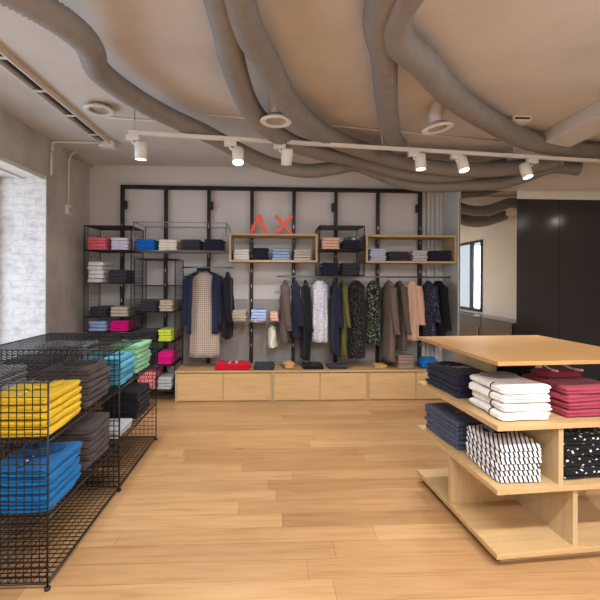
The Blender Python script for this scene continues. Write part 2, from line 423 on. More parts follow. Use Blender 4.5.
# ------------------------------------------------------------------ folded garments
ORD = ['topmost', 'second from top', 'third from top', 'fourth from top', 'fifth from top', 'sixth from top', 'seventh from top']
def fold_mesh(w, d, t, seed, nx=12, ny=12, nz=6, amp=1.0):
    """A folded garment: a soft slab whose edges are rolled folds, base at z = 0, front towards -y."""
    bm = bmesh.new(); V = {}
    r = t * .5; rn = random.Random(seed)
    o = Vector((rn.uniform(0, 90), rn.uniform(0, 90), rn.uniform(0, 90)))
    def lin(i, n, h):                       # denser towards the edges
        s = i / n * 2 - 1; s = math.copysign(abs(s) ** .62, s); return s * h
    def vert(i, j, k):
        if (i, j, k) in V: return V[(i, j, k)]
        p = Vector((lin(i, nx, w / 2), lin(j, ny, d / 2), (k / nz * 2 - 1) * t / 2))
        rc = r * 1.1
        q = Vector((max(-w / 2 + rc, min(w / 2 - rc, p.x)), max(-d / 2 + rc, min(d / 2 - rc, p.y)), 0))
        e = p - q; ex = math.hypot(e.x, e.y)
        if ex > 1e-6:
            th = p.z / (t / 2)
            rr = rc * (1 - abs(th) ** 2.0) ** .5 if abs(th) < 1 else 0
            edge = ex / max(rc * (1 if min(abs(e.x), abs(e.y)) < 1e-6 else 1.25), 1e-6)
            dirv = Vector((e.x, e.y, 0)).normalized()
            pin = (.30 if e.y < -1e-6 else .10) * t * math.exp(-(th / .22) ** 2)
            k2 = min(1, edge)
            p = q + dirv * (rr * k2 - pin * k2); p.z = th * t / 2
            if abs(th) >= .999: p = q + dirv * ex * .15; p.z = th * t / 2
        n1 = noise.noise(Vector((p.x * 14, p.y * 14, p.z * 30)) + o)
        n2 = noise.noise(Vector((p.x * 5, p.y * 5, p.z * 18 + 7)) + o)
        p.x += (n1 * .10 + n2 * .16) * t * amp; p.y += (n2 * .12 - n1 * .10) * t * amp
        if k == nz or 0 < k: p.z += (n2 * .06 + n1 * .04) * t * amp * (k / nz)
        p.z += t / 2
        V[(i, j, k)] = bm.verts.new(p); return V[(i, j, k)]
    def face(*c):
        f = bm.faces.new([vert(*q) for q in c]); f.smooth = True
    for i in range(nx):
        for j in range(ny):
            face((i, j, nz), (i + 1, j, nz), (i + 1, j + 1, nz), (i, j + 1, nz)); face((i, j + 1, 0), (i + 1, j + 1, 0), (i + 1, j, 0), (i, j, 0))
    for k in range(nz):
        for i in range(nx):
            face((i, 0, k), (i + 1, 0, k), (i + 1, 0, k + 1), (i, 0, k + 1)); face((i + 1, ny, k), (i, ny, k), (i, ny, k + 1), (i + 1, ny, k + 1))
        for j in range(ny):
            face((0, j + 1, k), (0, j, k), (0, j, k + 1), (0, j + 1, k + 1)); face((nx, j, k), (nx, j + 1, k), (nx, j + 1, k + 1), (nx, j, k + 1))
    bmesh.ops.recalc_face_normals(bm, faces=bm.faces)
    return bm

SEED = [100]
def stack(x, y, z, w, d, h, n, mat, colour, noun, where, rz=0, near=False, jit=1.0, cat=None, name=None, top=None, whole=None):
    """n folded garments on one another, each a thing of its own. Returns the list, bottom first."""
    t = h / n; out = []
    kind = noun.split()[-1]
    name = name or ('folded_' + kind.replace('-', '_'))
    meshes = []
    for v in range(min(n, 3)):
        SEED[0] += 1
        bm = fold_mesh(w, d, t * .97, SEED[0], *( (16, 16, 8) if near else (8, 8, 6)), amp=2.0 if near else 1.0)
        me = bpy.data.meshes.new(name); bm.to_mesh(me); bm.free(); me.materials.append(mat); meshes.append(me)
    for i in range(n):
        o = bpy.data.objects.new(name, meshes[i % len(meshes)]); COL.objects.link(o)
        o.location = (x + R.uniform(-.006, .006) * jit, y + R.uniform(-.006, .006) * jit, z + i * t)
        o.rotation_euler = (0, 0, rz + R.uniform(-.03, .03) * jit + (PI if i % 2 and False else 0))
        k = n - 1 - i
        pos = 'lone piece' if n == 1 else ('lowest' if i == 0 else ORD[k])
        for mid in (' of the stack ', ' of stack ', ' '):
            lab = f'{colour} folded {noun}, {pos}{mid}{where}'
            if len(lab.split()) <= 16: break
        if whole: lab = whole
        tag(o, lab, cat or kind, f'{colour} {noun}s {where}' if n > 1 else None)
        out.append(o)
    if top: top(out[-1], w, d, t)
    return out

# small parts that only the uppermost garment of a near stack shows
def strip(mb, pts, wd, th):
    """flat band following points (x, y, z) laid on the garment"""
    pts = [Vector(p) for p in pts]; prev = None
    for i, p in enumerate(pts):
        tdir = (pts[min(i + 1, len(pts) - 1)] - pts[max(i - 1, 0)]); tdir.z = 0; tdir.normalize()
        s = Vector((-tdir.y, tdir.x, 0)) * wd / 2
        ring = [mb.bm.verts.new(p + s), mb.bm.verts.new(p - s), mb.bm.verts.new(p - s + Vector((0, 0, th))), mb.bm.verts.new(p + s + Vector((0, 0, th)))]
        if prev:
            for k in range(4):
                f = mb.bm.faces.new((prev[k], prev[(k + 1) % 4], ring[(k + 1) % 4], ring[k])); f.smooth = True
        else: mb.bm.faces.new(ring)
        prev = ring
    mb.bm.faces.new(prev[::-1])
def collar_part(mat, labelmat=None):
    def fn(o, w, d, t):
        m = MB()
        pts = [(math.sin(a) * w * .27, d * .16 - math.cos(a) * d * .20, t * 1.0) for a in [x * .25 - 2.25 for x in range(19)]]
        strip(m, pts, .045, .014); m.build('collar', mat, o)
        m = MB().box((-.012, -d * .42, t * .98), (.012, -d * .05, t * 1.04)); pl = m.build('placket', mat, o)
        for k in range(3):
            MB().lathe([(0, .003), (.005, .003), (.006, 0)], Matrix.Translation((0, -d * .36 + k * .05, t * 1.04)), 10).build('button', M_WHITE, pl)
        if labelmat:
            MB().box((-.03, d * .12, t * 1.0), (.03, d * .17, t * 1.06)).build('neck_label', labelmat, o)
    return fn
def neck_part(mat):
    def fn(o, w, d, t):
        m = MB(); pts = [(math.sin(a) * w * .24, d * .22 - math.cos(a) * d * .16, t * .99) for a in [x * .33 - PI for x in range(20)]]
        strip(m, pts, .022, .006); m.build('neckline', mat, o)
    return fn

# colours of cloth
f_pink = fabric('coral_cotton', srgb(222, 106, 122)); f_white = fabric('white_cotton', srgb(222, 218, 216))
f_lilac = fabric('pale_lilac_cotton', srgb(206, 202, 220)); f_blue = fabric('bright_blue_cotton', srgb(16, 104, 190))
f_cream = fabric('cream_cotton', srgb(226, 216, 202)); f_char = fabric('charcoal_cotton', srgb(58, 56, 64)); f_navy = fabric('navy_cotton', srgb(37, 36, 54))
f_black = fabric('black_cotton', srgb(26, 25, 28)); f_sky = fabric('pale_blue_cotton', srgb(150, 172, 208)); f_beige = fabric('beige_cotton', srgb(190, 176, 158))
f_peach = fabric('peach_cotton', srgb(222, 178, 156)); f_magenta = fabric('magenta_cotton', srgb(214, 10, 122)); f_lime = fabric('lime_cotton', srgb(206, 222, 72))
f_grey = fabric('light_grey_cotton', srgb(176, 178, 184)); f_yellow = fabric('yellow_pique', srgb(206, 168, 30)); f_cobalt = fabric('cobalt_pique', srgb(14, 96, 152))
f_taupe = fabric('taupe_cotton', srgb(70, 60, 57)); f_teal = fabric('teal_pique', srgb(70, 148, 172)); f_mint = fabric('mint_pique', srgb(136, 190, 152))
f_ging = fabric('red_gingham', srgb(228, 92, 102), 'check', srgb(240, 196, 196), 45); f_plaid = fabric('grey_plaid', srgb(214, 214, 216), 'check', srgb(120, 124, 132), 30)
f_red = fabric('scarlet_cotton', srgb(196, 16, 44)); f_hood = fabric('rose_fleece', srgb(152, 60, 76)); f_wsweat = fabric('white_fleece', srgb(232, 228, 222))
f_gneck = fabric('grey_marl', srgb(132, 130, 136)); f_denim = fabric('grey_blue_denim', srgb(64, 69, 88), 'denim', srgb(118, 126, 146))
f_stripe = fabric('breton_stripe', srgb(230, 228, 226), 'stripe', srgb(38, 34, 48), 46); f_dots = fabric('black_dotted', srgb(22, 21, 24), 'dots', srgb(226, 220, 210), 30)
f_brown = fabric('brown_marl', srgb(126, 100, 88), 'layers', srgb(190, 168, 150), 70); f_azure = fabric('azure_cotton', srgb(20, 112, 196))
f_wine = fabric('wine_cotton', srgb(108, 34, 40)); f_blstripe = fabric('blue_white_stripe', srgb(222, 224, 232), 'stripe', srgb(96, 116, 180), 50)
f_leather = plain('tan_leather', srgb(150, 96, 80), .6, nscale=30); f_cord = plain('cream_cord', srgb(232, 222, 214), .85, nscale=60, namp=.04)
f_label = plain('woven_label', srgb(110, 160, 90), .8, nscale=40)
f_cobalt_d = fabric('deep_cobalt_collar', srgb(10, 66, 120)); f_print = plain('white_print', srgb(196, 196, 206), .8, nscale=40, namp=.05)

# ------------------------------------------------------------------ wire units on the back wall
YU0, YU1 = 5.2, 5.675
def wire_unit(name, label, x0, x1, z0, z1, shelves, sides=True, top=True, mat=M_WIRE, cat='wire rack', back=True, pitch=.045, group=None):
    c = empty(name, ((x0 + x1) / 2, YU1, z0), 0, label, cat, group); ox = (x0 + x1) / 2
    a, b = x0 - ox, x1 - ox; y0 = YU0 - YU1; h = z1 - z0; D = -y0
    m = MB()
    for x in (a, b):
        for y in (y0, 0): m.tube([(x, y, 0), (x, y, h)], .006, 6)
        for z in (0, h): m.tube([(x, y0, z), (x, 0, z)], .005, 6)
    for z in (0, h):
        for y in (y0, 0): m.tube([(a, y, z), (b, y, z)], .005, 6)
    m.build('frame', mat, c)
    nh = max(2, round(h / pitch)); nd = round(D / pitch); nw = round((b - a) / pitch)
    if sides:
        for x in (a, b): MB().grid((x, y0, 0), (0, D, 0), (0, 0, h), nd, nh // 2, .0022).build('side_mesh', mat, c)
    if top: MB().grid((a, y0, h), (b - a, 0, 0), (0, D, 0), nw, nd * 2, .0024).build('top_mesh', mat, c)
    for z in shelves:
        MB().grid((a, y0, z - z0), (b - a, 0, 0), (0, D, 0), nw // 2, nd * 2, .0028).tube([(a, y0, z - z0), (b, y0, z - z0)], .006, 6).tube([(a, 0, z - z0), (b, 0, z - z0)], .006, 6).build('shelf', mat, c)
    return c
SH = .005
xa0, xa1 = X(84, YU0), X(131, YU0)
z1A = Z(251.5, YU0); ztA = Z(227.5, YU0)
zA = [.16, .5, Z(332, YU0), Z(317.5, YU0), 1.45, z1A]
wire_unit('wire_shelf_tower', 'tall black wire mesh tower in the back left corner holding pink and white folded shirts', xa0, xa1, .05, ztA, zA)
xb0, xb1 = X(133.5, YU0), X(226, YU0)
wire_unit('wire_shelf', 'wide open wire shelf under the black frame holding blue, cream and dark stacks', xb0, xb1, z1A, Z(223.5, YU0), [z1A], sides=False, top=False, mat=M_CHROME, cat='wire shelf')
xc0, xc1 = X(134.5, YU0), X(182.5, YU0) - .06
zC = [Z(390, YU0), Z(365, YU0), Z(342, YU0), 1.1, 1.42]
wire_unit('wire_shelf_tower', 'narrow black wire mesh tower left of the bench with lime and magenta shirts', xc0, bx0 - .006, .05, 1.75, zC)
xd0, xd1 = X(318.5, YU0) + .012, X(364.5, YU0) - .004
zdt = Z(225, YU0); zd = Z(249, YU0)
wire_unit('wire_basket', 'black wire mesh basket between the two wooden wall boxes', xd0, xd1, 1.56, zdt, [zd, 1.56], cat='basket')

def wstack(px0, px1, z, h, n, mat, col, noun, where, y=None, d=.33, **k):
    y = y or (YU0 + .03 + d / 2); yf = y - d / 2
    a, b = X(px0, yf), X(px1, yf)
    return stack((a + b) / 2, y, z + SH, (b - a) * .96, d, h, n, mat, col, noun, where, **k)
T1 = 'on the upper shelf of the left corner tower'
wstack(86.5, 107, zA[5], .155, 4, f_pink, 'coral pink', 'shirt', T1)
wstack(109.5, 128.5, zA[5], .155, 4, f_lilac, 'pale lilac', 'shirt', T1)
wstack(86, 104, zA[4], .26, 5, f_white, 'white', 'shirt', 'on the second shelf of the left corner tower')
wstack(107, 127, zA[4], .16, 4, f_char, 'charcoal', 'shirt', 'on the second shelf of the left corner tower')
wstack(88, 107, zA[3], .12, 3, f_char, 'charcoal', 'sweater', 'on the third shelf of the left corner tower')
wstack(109, 128, zA[3], .12, 3, f_beige, 'dark beige', 'sweater', 'on the third shelf of the left corner tower')
wstack(87.5, 106.5, zA[2], .125, 3, f_sky, 'pale blue', 'shirt', 'low in the left corner tower')
wstack(109.5, 129.5, zA[2], .13, 4, f_magenta, 'magenta', 'shirt', 'low in the left corner tower')
T2 = 'on the wide wire shelf'
wstack(135.5, 154.5, z1A, .135, 4, f_blue, 'bright blue', 'shirt', T2)
wstack(157.5, 177, z1A, .135, 4, f_cream, 'cream', 'shirt', T2)
wstack(179.5, 200.5, z1A, .14, 4, f_char, 'charcoal grey', 'sweater', T2)
wstack(203, 223, z1A, .145, 4, f_navy, 'navy', 'shirt', T2)
T3 = 'in the narrow tower by the bench'
wstack(158, 172.6, zC[2], .145, 4, f_lime, 'lime yellow', 'shirt', T3, jit=1.6)
wstack(157, 172.6, zC[1], .15, 4, f_magenta, 'magenta', 'shirt', T3)
wstack(157, 172.6, zC[0], .15, 4, f_grey, 'light grey', 'shirt', T3)
wstack(137.5, 155.5, zC[0], .215, 5, f_ging, 'red gingham', 'shirt', T3)
wstack(137.5, 155.5, zC[1], .15, 4, f_navy, 'dark navy', 'shirt', T3)
wstack(137.5, 155.5, zC[2], .13, 3, f_char, 'charcoal', 'shirt', T3)
wstack(139, 156, zC[3], .14, 4, f_char, 'charcoal', 'sweater', 'on the upper tier of the narrow tower')
wstack(158, 172.6, zC[3], .14, 4, f_beige, 'dull beige', 'sweater', 'on the upper tier of the narrow tower')
T4 = 'in the wire basket between wooden boxes'
wstack(321.5, 340, zd, .15, 4, f_peach, 'peach', 'shirt', T4)
wstack(342, 361, zd, .12, 2, f_navy, 'dark navy', 'sweater', T4)
# scarf draped over the navy sweaters
def floppy(name, label, cat, x, y, z, w, d, t, mat, seed, rz=0, amp=2.2):
    bm = fold_mesh(w, d, t, seed, 14, 14, 6, amp)
    for v in bm.verts:
        v.co.z *= 1 + .35 * noise.noise(Vector((v.co.x * 16, v.co.y * 16, seed))) if v.co.z > t * .3 else 1
    me = bpy.data.meshes.new(name); bm.to_mesh(me); bm.free(); me.materials.append(mat)
    o = bpy.data.objects.new(name, me); COL.objects.link(o); o.location = (x, y, z); o.rotation_euler = (0, 0, rz); return tag(o, label, cat)
f_scarf = fabric('floral_scarf', srgb(70, 74, 84), 'floral', srgb(214, 206, 196), 30, srgb(60, 110, 90))
floppy('folded_scarf', 'patterned scarf lying on the dark navy sweaters in the wire basket', 'scarf', X(351.5, 5.38), 5.39, zd + SH + .121, .19, .28, .05, f_scarf, 31)
wstack(322, 340, 1.56, .16, 4, f_navy, 'deep navy', 'shirt', 'on the wire basket floor')
wstack(342, 361, 1.56, .16, 4, f_char, 'charcoal', 'shirt', 'on the wire basket floor')

# wooden wall boxes
def wall_box(label, x0, x1, z0, z1):
    c = empty('wall_box', ((x0 + x1) / 2, YP - .022, z0), 0, label, 'shelf', 'wooden boxes on the back wall'); w = (x1 - x0) / 2; h = z1 - z0; t = .024; D = .40
    MB().box((-w, -D, h - t), (w, 0, h), bev=.002).build('top_board', M_PLY, c)
    MB().box((-w, -D, 0), (w, 0, t), bev=.002).build('bottom_board', M_PLY, c)
    for a in (-w, w - t): MB().box((a, -D, t), (a + t, 0, h - t)).build('side_board', M_PLYV, c)
    return c
YX = YP - .422
bzz0, bzz1 = Z(262, YX), Z(233.5, YX)
b1x0, b1x1 = X(229, YX), X(317.5, YX)
wall_box('pale plywood wall box under the orange letters, holding four stacks of shirts', b1x0, b1x1, bzz0, bzz1)
b2x0, b2x1 = X(366, YX), XJ - .02
wall_box('pale plywood wall box next to the white panelling, right of the wire basket', b2x0, b2x1, bzz0, bzz1)
zb = bzz0 + .024 - SH + .001
def bstack(*a, **k): return wstack(*a, y=YX + .03 + .16, d=.32, **k)
T5 = 'in the left wooden box'
bstack(232.5, 249.5, zb, .135, 4, f_white, 'white', 'shirt', T5)
bstack(251.5, 269, zb, .155, 4, f_navy, 'navy', 'shirt', T5)
bstack(271.5, 291, zb, .15, 4, f_sky, 'pale blue', 'shirt', T5)
bstack(293.5, 312, zb, .14, 4, fabric('cream_stripe', srgb(214, 206, 194), 'layers', srgb(120, 108, 100), 55), 'cream striped', 'shirt', T5)
T6 = 'in the right wooden box'
bstack(369.5, 387, zb, .16, 5, f_blstripe, 'blue and white striped', 'shirt', T6)
bstack(389, 410, zb, .125, 3, f_char, 'dark charcoal', 'sweater', T6)
bstack(412.5, 428.5, zb, .14, 4, fabric('lilac_grey_stripe', srgb(206, 200, 208), 'layers', srgb(140, 132, 146), 60), 'pale lilac grey', 'shirt', T6)
bstack(430, 452, zb, .14, 3, f_navy, 'navy', 'sweater', T6)

# orange letters standing on the left box
def bar(mb, a, b, t, y0, y1):
    a, b = Vector(a), Vector(b); d = (b - a).normalized(); s = Vector((-d.z, 0, d.x)) * t / 2
    q = [a + s, a - s, b - s, b + s]
    v0 = [mb.bm.verts.new((p.x, y0, p.z)) for p in q]; v1 = [mb.bm.verts.new((p.x, y1, p.z)) for p in q]
    mb.bm.faces.new(v0); mb.bm.faces.new(v1[::-1])
    for k in range(4): mb.bm.faces.new((v0[k], v0[(k + 1) % 4], v1[(k + 1) % 4], v1[k]))
YLt = 5.42
zl0 = bzz1 + .001
lh = Z(215.5, YLt) - zl0
def letter(px0, px1, strokes, name, label):
    a, b = X(px0, YLt), X(px1, YLt); c = empty(name, ((a + b) / 2, YLt, zl0), 0, label, 'sign letter', 'orange sign letters'); w = (b - a) / 2
    for i, s in enumerate(strokes):
        m = MB(); bar(m, (s[0] * w, 0, s[1] * lh + (.006 if s[1] == 0 else 0)), (s[2] * w, 0, s[3] * lh + (.006 if s[3] == 0 else 0)), .042, -.018 - .0015 * i, .018 + .0015 * i); m.build('stroke', M_ORANGE, c)
letter(250.5, 267, [(-1, 0, 0, 1), (1, 0, 0, 1)], 'sign_letter', 'orange open A shaped letter without a crossbar on the left wooden box')
letter(275.5, 291.5, [(-1, 0, 1, 1), (1, 0, -1, 1)], 'sign_letter', 'orange letter X standing on the left wooden wall box')

# ------------------------------------------------------------------ hanging rails, hangers and garments
YR = 5.43; ZR = 1.655
def rail(label, x0, x1, z, y=YR, cat='rail'):
    c = empty('hanging_rail', ((x0 + x1) / 2, YP - .02, z), 0, label, cat, 'hanging rails'); w = (x1 - x0) / 2
    MB().tube([(-w, y - YP + .02, 0), (w, y - YP + .02, 0)], .011, 10).build('bar', M_CHROME, c)
    for x in PX:
        if x0 < x < x1: MB().tube([(x - (x0 + x1) / 2, 0, 0), (x - (x0 + x1) / 2, y - YP + .02, 0)], .009, 8).build('arm', M_BLACK, c)
    return c
rail('steel hanging rail holding the check dress and dark coat left of the wooden box', X(182, YR), X(233, YR), ZR)
rail('long steel hanging rail below the two wooden boxes', X(277, YR), X(450, YR), ZR - .11)
def garment(name, label, cat, x, y, ztop, zbot, w, d, mat, rz=0, gap=0, sleeves=0, flare=1.05, seed=1, collar=None, group='clothes hanging below the boxes', zh=None, extra=None, straps=False):
    """A garment hanging from its shoulders: local x is its width."""
    c = empty(name, (x, y, zbot), rz, label, cat, group); H = ztop - zbot
    rn = random.Random(seed); m = MB(); n = 40; rings = []; K = 20
    ph = rn.uniform(0, 6); kf = rn.choice([5, 6, 7])
    for i in range(K + 1):
        s = i / K; ss = s ** 1.3
        sh = min(1, .30 + ss * 9) if ss < .08 else 1.0
        a = w / 2 * sh * (1 + (flare - 1) * s) * (1 - .06 * math.sin(PI * min(1, s * 1.4)))
        b = d / 2 * min(1, .28 + s * 2.4) * (1 + (flare - 1 + .12) * s)
        z = H - (ss * H if ss > .08 else ss * H)
        ring = []
        for k in range(n + (1 if gap else 0)):
            th = -PI / 2 + gap / 2 + (2 * PI - gap) * k / n
            fo = 1 + .16 * min(1, s * 1.6) * math.sin(kf * th + ph + s * 1.2) + .04 * s * math.sin(11 * th + ph)
            px_ = a * math.copysign(abs(math.cos(th)) ** .8, math.cos(th)) * (1 + .02 * math.sin(kf * th + ph)); py_ = b * math.sin(th) * fo
            py_ += .02 * noise.noise(Vector((px_ * 8, s * 6, seed)))
            ring.append(m.bm.verts.new((px_, py_, max(0, z + (.012 * math.sin(kf * th + ph) * s)) )))
        rings.append(ring)
    nn = n + (1 if gap else 0)
    for A, B in zip(rings, rings[1:]):
        for k in range(nn - (1 if gap else 0)):
            f = m.bm.faces.new((A[k], A[(k + 1) % nn], B[(k + 1) % nn], B[k])); f.smooth = True
    o = m.build('body', mat, c)
    md = o.modifiers.new('cloth', 'SOLIDIFY'); md.thickness = .006; md.offset = -1
    if sleeves:
        for s in (-1, 1):
            L = sleeves; pts = []; rr = []
            for i in range(9):
                q = i / 8; pts.append((s * (w / 2 * .88 + .03 * math.sin(q * 1.8) + .02 * q), -.02 * q - .03 * q * q, H * .93 - .02 - q * L)); rr.append(min(.062, d * .5) * (1 - .35 * q) * (1 + .08 * math.sin(q * 17 + seed)))
            sl = MB().tube(pts, rr, 12, caps=False); so = sl.build('sleeve', mat, c)
            md = so.modifiers.new('cloth', 'SOLIDIFY'); md.thickness = .005
            MB().tube([pts[-1], (pts[-1][0], pts[-1][1], pts[-1][2] + .03)], [rr[-1] * 1.08] * 2, 12, caps=False).build('cuff', collar or mat, so)
    if collar:
        m = MB(); pts = [(math.sin(t) * w * .17, -math.cos(t) * d * .30, H * .995 + .012 * -math.cos(t)) for t in [k * .37 - 2.9 for k in range(17)]]
        strip(m, pts, .03, .035); m.build('collar', collar, c)
    if extra: extra(c, w, d, H)
    # its hanger
    zr = (zh or ZR)
    hg = empty('clothes_hanger', (x, y, ztop - .06), rz, ' '.join(('hanger of the ' + label.replace(' hanging', '')).split()[:16]), 'hanger', 'clothes hangers')
    top = zr - ztop + .06
    hk = [(0, 0, .05), (0, 0, top - .02)] + [(.0, .018 * math.sin(t), top + .006 - .0 + .018 * math.cos(t) - .012 + .012) for t in [PI * .9 - k * .35 for k in range(9)]]
    if rz: pass
    MB().tube(hk, .0022, 6).build('hook', M_CHROME, hg)
    MB().tube([(-w * .36, 0, -.0), (-w * .12, 0, .045), (0, 0, .055), (w * .12, 0, .045), (w * .36, 0, .0)], .008, 8).build('arms', M_PLYV, hg)
    return c
S = PI / 2     # side-on
f_dress = fabric('beige_check_cloth', srgb(196, 182, 168), 'checkv', srgb(164, 148, 138), 40)
f_jkt = fabric('dark_denim', srgb(36, 42, 64), 'denim', srgb(66, 76, 104)); f_coatb = fabric('black_wool', srgb(24, 24, 30)); f_cream2 = fabric('cream_knit', srgb(226, 220, 206))
f_gb = fabric('grey_brown_wool', srgb(92, 80, 74)); f_navyw = fabric('navy_wool', srgb(33, 35, 56)); f_wpat = fabric('white_blue_print', srgb(216, 216, 226), 'floral', srgb(168, 172, 200), 55)
f_olive = fabric('olive_cotton', srgb(96, 92, 50)); f_dots2 = fabric('black_white_speckle', srgb(30, 29, 34), 'dots', srgb(150, 147, 143), 80); f_green = fabric('black_leaf_print', srgb(26, 28, 28), 'floral', srgb(84, 104, 70), 48, srgb(150, 150, 138))
f_coatg = fabric('taupe_coat', srgb(112, 98, 90)); f_peach2 = fabric('peach_cloth', srgb(222, 184, 162)); f_midn = fabric('midnight_floral', srgb(34, 36, 52), 'floral', srgb(84, 86, 104), 50)
def zb_(py, y=5.35): return Z(py, y)
garment('check_dress', 'long beige check dress hanging inside the open dark jacket', 'dress', X(205, YR), YR, 1.6, zb_(358), .35, .10, f_dress, flare=1.12, seed=3)
garment('denim_jacket', 'open dark denim jacket hanging over the beige check dress', 'jacket', X(203.5, YR), YR, 1.62, zb_(334), .42, .27, f_jkt, gap=1.15, sleeves=.62, seed=4, collar=f_navy, flare=1.0)
garment('wool_coat', 'black coat hanging side on, right of the beige check dress', 'coat', X(228, YR), YR, 1.6, zb_(338), .38, .10, f_coatb, rz=S, sleeves=.55, seed=5)
garment('wool_coat', 'grey brown coat hanging side on, first on the long rail', 'coat', X(285, YR), YR, 1.5, zb_(343), .42, .11, f_gb, rz=S, sleeves=.55, seed=7, zh=ZR - .11)
garment('wool_coat', 'navy coat hanging side on between grey brown and black coats', 'coat', X(295.5, YR), YR, 1.5, zb_(338), .42, .10, f_navyw, rz=S, sleeves=.5, seed=8, zh=ZR - .11)
garment('wool_coat', 'long black coat hanging side on, left of the white printed dress', 'coat', X(305.5, YR), YR, 1.5, zb_(359), .42, .10, f_coatb, rz=S, sleeves=.55, seed=9, zh=ZR - .11)
garment('printed_dress', 'white printed dress hanging face out on the long rail', 'dress', X(320.5, YR - .08), YR, 1.5, zb_(343), .21, .14, f_wpat, seed=10, zh=ZR - .11)
garment('wool_coat', 'dark navy coat hanging side on, right of the white printed dress', 'coat', X(335, YR), YR, 1.5, zb_(354), .40, .085, f_navyw, rz=S, sleeves=.5, seed=11, zh=ZR - .11)
garment('cotton_shirt', 'olive shirt hanging side on next to the speckled skirt dress', 'shirt', X(342.7, YR), YR, 1.5, zb_(357), .38, .075, f_olive, rz=S, sleeves=.5, seed=12, zh=ZR - .11)
garment('speckled_dress', 'black white speckled dress hanging face out near the bench', 'dress', X(357.5, YR - .08), YR, 1.5, zb_(359), .23, .15, f_dots2, seed=13, zh=ZR - .11)
garment('printed_blouse', 'black leaf printed blouse hanging face out beside the taupe coats', 'blouse', X(375, YR - .08), YR, 1.5, zb_(345), .18, .14, f_green, seed=14, zh=ZR - .11)
garment('long_coat', 'long taupe coat hanging side on, right of the leaf printed blouse', 'coat', X(388.5, YR), YR, 1.5, zb_(361), .42, .11, f_coatg, rz=S, sleeves=.58, seed=15, zh=ZR - .11)
garment('long_coat', 'long taupe coat hanging side on, left of the peach shirt', 'coat', X(399.5, YR), YR, 1.5, zb_(350), .42, .10, fabric('dark_taupe_coat', srgb(96, 84, 80)), rz=S, sleeves=.6, seed=16, zh=ZR - .11)
garment('cotton_shirt', 'peach shirt hanging on the rail above the blue folded cloth', 'shirt', X(413.5, YR - .06), YR, 1.5, zb_(341), .17, .15, f_peach2, sleeves=.5, seed=17, zh=ZR - .11)
garment('printed_blouse', 'midnight printed blouse hanging side on right of the peach shirt', 'blouse', X(428, YR), YR, 1.5, zb_(340), .40, .10, f_midn, rz=S, sleeves=.45, seed=18, zh=ZR - .11)
garment('wool_coat', 'black coat hanging last on the rail above the wooden table', 'coat', X(438.5, YR), YR, 1.5, zb_(346), .40, .10, f_coatb, rz=S, sleeves=.55, seed=19, zh=ZR - .11)

# middle wire shelf with three stacks, and a cream top hanging under it
zs = Z(322, YU0)
xs0, xs1 = X(230, YU0), X(281, YU0) - .02
c = empty('wire_shelf', ((xs0 + xs1) / 2, YU1, zs), 0, 'small grey wire shelf below the left wooden box holding three stacks', 'wire shelf')
w2 = (xs1 - xs0) / 2
MB().grid((-w2, YU0 - YU1, 0), (2 * w2, 0, 0), (0, YU1 - YU0, 0), 14, 20, .0025).tube([(-w2, YU0 - YU1, 0), (w2, YU0 - YU1, 0)], .007, 6).build('shelf_mesh', M_CHROME, c)
for s in (-1, 1): MB().tube([(s * w2, YU0 - YU1, 0), (s * w2, 0, 0), (s * w2, 0, .12)], .007, 6).build('side_arm', M_CHROME, c)
T7 = 'on the small grey wire shelf'
wstack(231.5, 247, zs + .002, .13, 4, fabric('beige_layers', srgb(184, 172, 156), 'layers', srgb(120, 108, 98), 60), 'beige', 'shirt', T7)
wstack(250.5, 267, zs + .002, .14, 4, fabric('blue_layers', srgb(178, 194, 226), 'layers', srgb(110, 136, 196), 60), 'sky blue', 'shirt', T7)
wstack(270, 279, zs + .002, .11, 3, f_peach, 'pale peach', 'shirt', T7)
garment('knit_sweater', 'cream knit sweater hanging side on under the small wire shelf', 'blouse', X(272.5, YR), YR, zs - .05, zb_(347), .36, .09, f_cream2, rz=S, seed=20, zh=zs - .022)

# things lying on the bench top
zbt = bz + .001
def lay(px, y, w, d, t, mat, seed, name, label, cat, rz=0, amp=1.6, top=None):
    o = floppy(name, label, cat, X(px, y), y, zbt, w, d, t, mat, seed, rz, amp)
    if top: top(o, w, d, t)
    return o
def cord_part(o, w, d, t):
    for s in (-1, 1):
        MB().tube([(s * .02, .05, t * 1.05), (s * .05, 0, t * 1.12), (s * .03, -.06, t * 1.08), (s * .06, -.11, t * 1.0)], .006, 8).build('drawstring', f_cord, o)
lay(234, 5.36, .44, .30, .075, f_red, 51, 'folded_hoodie', 'scarlet folded hoodie with white drawstring lying on the bench top', 'hoodie', top=cord_part)
lay(264.5, 5.36, .27, .30, .055, f_char, 52, 'folded_trousers', 'charcoal folded trousers lying on the bench beside the scarlet hoodie', 'trousers')
f_tan = fabric('tan_knit', srgb(192, 150, 92))
lay(289, 5.34, .15, .2, .085, f_tan, 53, 'folded_scarf', 'small tan crumpled scarf on the bench beside charcoal trousers', 'scarf', amp=3)
lay(313, 5.36, .27, .26, .05, f_black, 54, 'folded_jeans', 'black folded jeans lying on the bench below the black coat', 'jeans')
lay(337, 5.36, .26, .26, .045, f_char, 55, 'folded_trousers', 'dark grey folded trousers on the bench below the olive shirt', 'trousers')
lay(380, 5.38, .17, .2, .04, f_tan, 56, 'folded_belt_bag', 'flat tan cloth pouch on the bench below the leaf printed blouse', 'pouch')
wstack(398.5, 415.5, zbt - SH, .17, 5, f_brown, 'brown marl', 'sweater', 'on the bench under the peach shirt', y=5.36, d=.26)
lay(427.5, 5.34, .235, .24, .115, f_azure, 57, 'folded_towel', 'bright azure folded cloth on the bench behind the wooden table', 'cloth', amp=2.4)

